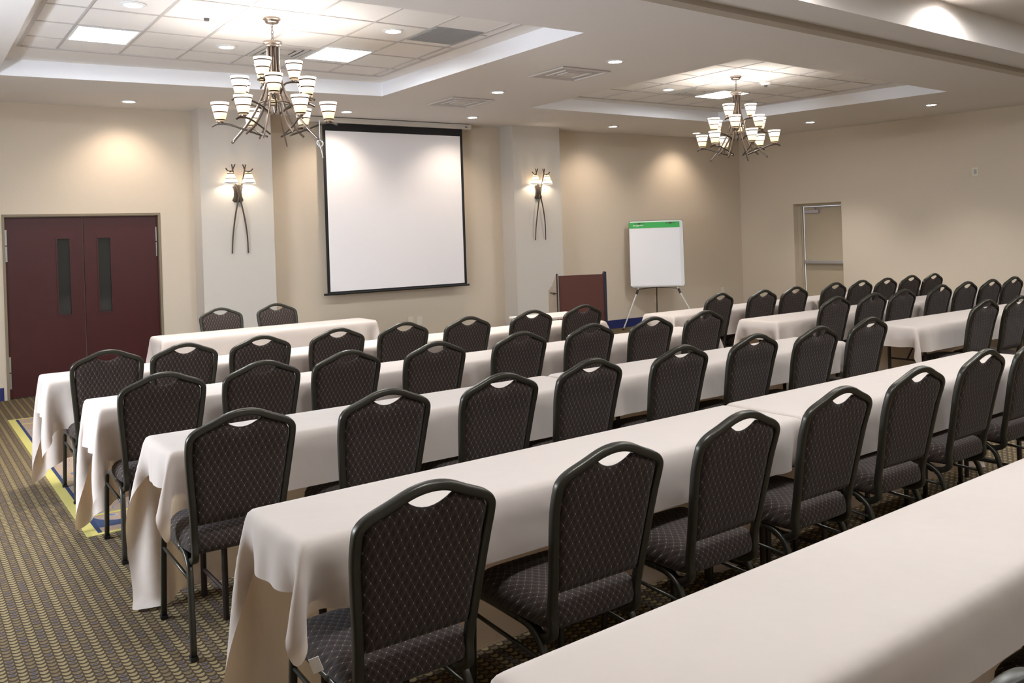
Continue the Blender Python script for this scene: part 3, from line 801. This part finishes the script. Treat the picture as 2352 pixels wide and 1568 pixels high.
downlight(6.35, 9.84, H, 'lit downlight above the right end of the screen', P_SPOT_WALL, col=WARM, aim=(R(17), 0), angle=112)
downlight(8.92, 9.92, H, 'lit downlight above the flip chart wall', P_SPOT_WALL, col=WARM, aim=(R(17), 0), angle=112)
downlight(10.92, 10.09, H, 'lit downlight beside the right chandelier near the room corner', P_SPOT_WALL, col=WARM, aim=(R(17), 0), angle=112)
downlight(5.50, 7.99, H, 'farther of two lit downlights on the soffit between the trays', P_SPOT)
downlight(5.53, 6.09, H, 'nearer of two lit downlights on the soffit between the trays', P_SPOT)
downlight(11.60, 8.38, H, 'farther lit downlight on the soffit along the right wall', P_SPOT)
downlight(11.61, 6.45, H, 'nearer lit downlight on the soffit along the right wall', P_SPOT)
downlight(1.44, 6.64, CZ, 'lit downlight nearest the camera in the left tray', P_SPOT)
downlight(2.43, 7.70, CZ, 'lit downlight left of the chandelier in the left tray', P_SPOT)
downlight(3.45, 6.52, CZ, 'lit downlight beside the grey return grille in the left tray', P_SPOT)
downlight(7.88, 7.72, CZ, 'lit downlight left of the air vent in the right tray', P_SPOT)
downlight(9.02, 6.76, CZ, 'unlit downlight in the right tray', 0, lit=False)
downlight(7.30, 3.72, 3.44, 'lit downlight washing the soffit edge in the near tray', 13, aim=(R(0), 0), angle=168, blend=0.5)
downlight(4.9, 3.60, 3.44, 'downlight above the nearest tables in the near tray', 13, aim=(R(0), 0), angle=168, blend=0.5)

def panel(x0, x1, y0, y1, z, lab):
    t = thing('ceiling_light_panel', lab, 'ceiling light', ((x0+x1)/2, (y0+y1)/2, z), group='square lit ceiling panels')
    a, b = (x1-x0)/2, (y1-y0)/2
    bm = bmesh.new(); e = 0.018
    box(bm, -a, a, -b, -b+e, -0.010, 0); box(bm, -a, a, b-e, b, -0.010, 0); box(bm, -a, -a+e, -b+e, b-e, -0.010, 0); box(bm, a-e, a, -b+e, b-e, -0.010, 0)
    obj('frame', bm, M_WHITE, t)
    obj('diffuser', bxm(-a+e, a-e, -b+e, b-e, -0.006, -0.001), M_EMIT, t)
    return t
panel(1.20, 1.67, 7.44, 7.97, CZ, 'lit square panel at the left of the left tray')
panel(3.19, 3.66, 7.30, 7.85, CZ, 'lit square panel right of the chandelier in the left tray')
panel(8.60, 9.10, 7.46, 7.99, CZ, 'lit square panel behind the right chandelier')
for i, (x, y) in enumerate(((1.5, 1.6), (4.6, 1.8), (7.8, 2.0), (3.0, -0.6), (7.0, -0.6), (10.6, 1.8))):  # unseen panels added as fill to brighten the room
    panel(x, x+0.55, y, y+0.55, 3.44, 'added fill light panel of the near tray, outside the picture, spot %s' % ORD[i])

def vent(cx, cy, z, a, b, lab, m=None, slots=3, dark=None):
    t = thing('ceiling_vent', lab, 'vent', (cx, cy, z), group='ceiling air vents')
    obj('backing', bxm(-a+.02, a-.02, -b+.02, b-.02, -0.004, 0), dark or M_SLOT, t)
    bm = bmesh.new()
    for k in range(slots+1):
        f0 = 1-k/(slots+1.3); e = 0.030 if k == 0 else 0.022
        A, B = a*f0, b*f0; z0, z1 = -0.016+0.002*k, -0.004
        box(bm, -A, A, -B, -B+e, z0, z1); box(bm, -A, A, B-e, B, z0, z1); box(bm, -A, -A+e, -B+e, B-e, z0, z1); box(bm, A-e, A, -B+e, B-e, z0, z1)
    obj('louvre_rings', bm, m or M_VENT, t)
    obj('centre_plate', bxm(-a*.3, a*.3, -b*.3, b*.3, -0.014, -0.004), m or M_VENT, t)
    return t
vent(2.93, 7.67, CZ, 0.235, 0.26, 'square air vent behind the left chandelier')
vent(8.33, 7.70, CZ, 0.245, 0.26, 'square air vent left of the lit panel in the right tray')
M_V2 = mat('soffit_vent', (218, 212, 207), 0.7); M_V3 = mat('soffit_vent_back', (196, 190, 186), 0.8)
vent(5.53, 6.77, H, 0.30, 0.28, 'flat pale vent on the soffit beside the nearer downlight', M_V2, 1, M_V3)
vent(5.50, 8.78, H, 0.29, 0.30, 'flat pale vent on the soffit beside the farther downlight', M_V2, 1, M_V3)
t = thing('return_grille', 'flat grey square return grille in the left tray', 'vent', (3.93, 6.48, CZ))
obj('grille', bxm(-.235, .235, -.262, .262, -0.006, 0), M_RETURN, t); 
bm = bmesh.new()
for k in range(24): box(bm, -.22, .22, -.25+k*.0212, -.25+k*.0212+.008, -0.010, -0.005)
obj('fins', bm, M_RETURN, t)
for x, y, lab in ((1.96, 6.66, 'white smoke detector on the left tray ceiling'), (8.63, 6.84, 'white smoke detector beside the right chandelier')):
    t = thing('smoke_detector', lab, 'smoke detector', (x, y, CZ), group='smoke detectors')
    bm = bmesh.new(); lathe(bm, [(0, 0), (0.070, 0), (0.072, -0.016), (0.056, -0.024), (0.050, -0.036), (0, -0.038)], 24); obj('housing', bm, M_WHITE, t)
    bm = bmesh.new(); lathe(bm, [(0, -0.036), (0.022, -0.038), (0.018, -0.055), (0, -0.056)], 14); obj('sensor', bm, M_SLOT, t)

# ------------------------------------------------------------------ lectern
lt = thing('lectern', 'wooden lectern with dark brown front panel standing before the right pilaster', 'lectern', (6.196, 7.496, 0), R(-24))
w = 0.28; LH = 1.114
obj('front_panel', bxm(-w+.012, w-.012, 0.0, 0.018, 0.05, LH-0.012), M_LAM, lt)
for s in (-1, 1):
    bm = bmesh.new(); x0 = s*w; x1 = s*(w-.02)
    prof = [(-.015, 0.0), (-.015, LH+.012), (.012, LH+.018), (.22, LH-.13), (.40, LH-.20), (.40, 0.0)]
    a = [bm.verts.new((x0, y, z)) for y, z in prof]; b = [bm.verts.new((x1, y, z)) for y, z in prof]
    bm.faces.new(a); bm.faces.new(b)
    for i in range(len(prof)): j = (i+1) % len(prof); bm.faces.new((a[i], a[j], b[j], b[i]))
    sd = obj('side_panel', bm, M_LAMS if s < 0 else M_EDGE, lt)
    obj('edge_band', bxm(s*w-.007, s*w+.007, -.019, -.014, 0, LH+.014), M_EDGE, lt)
bm = bmesh.new(); vs = [(-w+.02, .02, LH-.03), (w-.02, .02, LH-.03), (w-.02, .38, LH-.20), (-w+.02, .38, LH-.20)]
a = [bm.verts.new(v) for v in vs]; b = [bm.verts.new((v[0], v[1], v[2]-.018)) for v in vs]; bm.faces.new(a); bm.faces.new(b)
for i in range(4): bm.faces.new((a[i], a[(i+1) % 4], b[(i+1) % 4], b[i]))
obj('reading_top', bm, M_LAM, lt)
obj('shelf', bxm(-w+.02, w-.02, .03, .38, .45, .468), M_LAM, lt)
obj('base', bxm(-w+.02, w-.02, .0, .38, .0, .05), M_LAM, lt)
bm = bmesh.new(); tube(bm, [(-w-.03, .0, LH-.205), (-w-.03, .16, LH-.205)], r=.012, n=8); tube(bm, [(-w, .03, LH-.205), (-w-.03, .03, LH-.205)], r=.007, n=6)
obj('microphone_clip', bm, M_DARKM, lt)

# ------------------------------------------------------------------ flip chart easel
ez = thing('flip_chart_easel', 'white flip chart board with green header on a tripod easel by the front wall', 'easel', (10.03, 10.20, 0), R(-37))
bw, b0, b1 = 0.43, 0.655, 1.72
bm = bmesh.new(); pl = []
for cx_, cz_, a0 in ((bw-.04, b1-.04, 0), (-bw+.04, b1-.04, 90), (-bw+.04, b0+.04, 180), (bw-.04, b0+.04, 270)):
    for k in range(5): a = R(a0+22.5*k); pl.append((cx_+.04*math.cos(a), cz_+.04*math.sin(a)))
def plate(bm, pl, y0, y1, tilt=0.03):
    a = [bm.verts.new((x, y0+(z-b0)*tilt, z)) for x, z in pl]; b = [bm.verts.new((x, y1+(z-b0)*tilt, z)) for x, z in pl]
    bm.faces.new(a); bm.faces.new(b)
    for i in range(len(pl)): j = (i+1) % len(pl); bm.faces.new((a[i], a[j], b[j], b[i]))
plate(bm, pl, -0.006, 0.006); obj('board', bm, M_WHITE, ez)
bm = bmesh.new(); e = .006
plate(bm, [(x*1.012, (z-1.19)*1.01+1.19) for x, z in pl], 0.0065, 0.012); obj('board_rim', bm, M_DARKM, ez)
bm = bmesh.new(); plate(bm, [(-bw-.008, b0+.022), (bw-.055, b0+.018), (bw-.055, b1-.105), (-bw-.002, b1-.105)], -0.020, -0.007)
pad = obj('paper_pad', bm, M_PAPER, ez)
bm = bmesh.new(); plate(bm, [(-bw-.002, b1-.115), (bw-.055, b1-.115), (bw-.055, b1-.022), (-bw-.002, b1-.022)], -0.024, -0.007)
hd = obj('green_header', bm, M_GREEN, pad); hd['label'] = 'green cardboard header strip'
bm = bmesh.new()   # small white round mark and lettering-like bars of the header print
pl2 = [(-bw+.075+.012*math.cos(R(30*k)), b1-.072+.012*math.sin(R(30*k))) for k in range(12)]; plate(bm, pl2, -0.0255, -0.0245)
xx = -bw+.10
for k in range(9):
    plate(bm, [(xx, b1-.075), (xx+.010, b1-.075), (xx+.010, b1-.061), (xx, b1-.061)], -0.0255, -0.0245); xx += 0.0145
plate(bm, [(-bw+.10, b1-.088), (-bw+.155, b1-.088), (-bw+.155, b1-.083), (-bw+.10, b1-.083)], -0.0255, -0.0245)
obj('header_print', bm, M_WHITE, hd)
for xc in (-bw+.16, bw-.20):
    bm = bmesh.new(); plate(bm, [(xc-.08, b1-.045), (xc+.08, b1-.045), (xc+.08, b1-.038), (xc-.08, b1-.038)], -0.030, -0.024)
    plate(bm, [(xc-.02, b1-.052), (xc+.02, b1-.052), (xc+.02, b1-.032), (xc-.02, b1-.032)], -0.034, -0.024); obj('clamp', bm, M_DARKM, ez)
bm = bmesh.new(); tube(bm, catmull([(-.06, -.026, b1-.075+.11*.0), (0, -.03, b1-.085), (.06, -.026, b1-.075)], 4), r=.004, n=5)
# leg geometry: two white front legs, one grey rear leg, spreader
for s, foot in ((-1, (-0.60, -0.42)), (1, (0.60, -0.42))):
    lg = obj('leg', tubem([(s*.16, .10, 1.5), (s*.315, .02, .63), (foot[0], foot[1]*.6, .012)], r=.011, n=8), M_WHITE, ez, smooth=True)
    obj('leg_lock', tubem([(s*.325, .008, .615), (s*.352, -.018, .545)], r=.018, n=8), M_BLACK, lg)
    obj('rubber_foot', tubem([(foot[0], foot[1]*.6, .03), (foot[0], foot[1]*.6, 0)], r=.015, n=8), M_BLACK, lg)
lg = obj('leg', tubem([(0, .12, 1.5), (0, .16, .66), (0, .26, .012)], r=.009, n=8), M_DARKM, ez, smooth=True); lg['label'] = 'grey rear leg'
obj('spreader', tubem([(-.32, .02, .62), (0, .16, .64), (.32, .02, .62)], r=.006, n=6), M_DARKM, ez)

# ------------------------------------------------------------------ outlets and plates
def plate_thing(name, lab, cat, loc, rz, w=.04, h=.06, sock=True, m=None, group=None):
    t = thing(name, lab, cat, loc, rz, group)
    obj('cover_plate', bxm(-w, w, -.006, 0, -h, h), m or M_OUTLET, t, bevel=.002)
    if sock:
        for dz in (-.028, .028): obj('socket', bxm(-.016, .016, -.008, -.006, dz-.016, dz+.016), M_OUTLET, t)
    return t
plate_thing('wall_outlet', 'left of two pale outlets low under the projection screen', 'outlet', (5.76, YF, .43), 0, group='front wall outlets')
plate_thing('wall_outlet', 'right of two pale outlets low under the projection screen', 'outlet', (5.90, YF, .425), 0, group='front wall outlets')
plate_thing('wall_outlet', 'pale outlet low on the wall behind the easel', 'outlet', (10.43, YF, .41), 0, group='front wall outlets')
plate_thing('wall_outlet', 'pale outlet low on the front wall near the room corner', 'outlet', (12.07, YF, .45), 0, group='front wall outlets')
def rw(s, z): return CORNER+Vector((math.cos(RZR)*s, math.sin(RZR)*s, z))
plate_thing('wall_box', 'beige blank plate high on the right wall, left of the open box', 'wall plate', rw((YF-6.69)*1.0033, 2.262), RZR, sock=False, m=M_WALL)
t = plate_thing('wall_box', 'small open wall box high on the right wall', 'wall plate', rw((YF-6.57)*1.0033, 2.268), RZR, sock=False)
obj('opening', bxm(-.020, .020, -.009, -.0055, -.034, .034), M_RETURN, t)
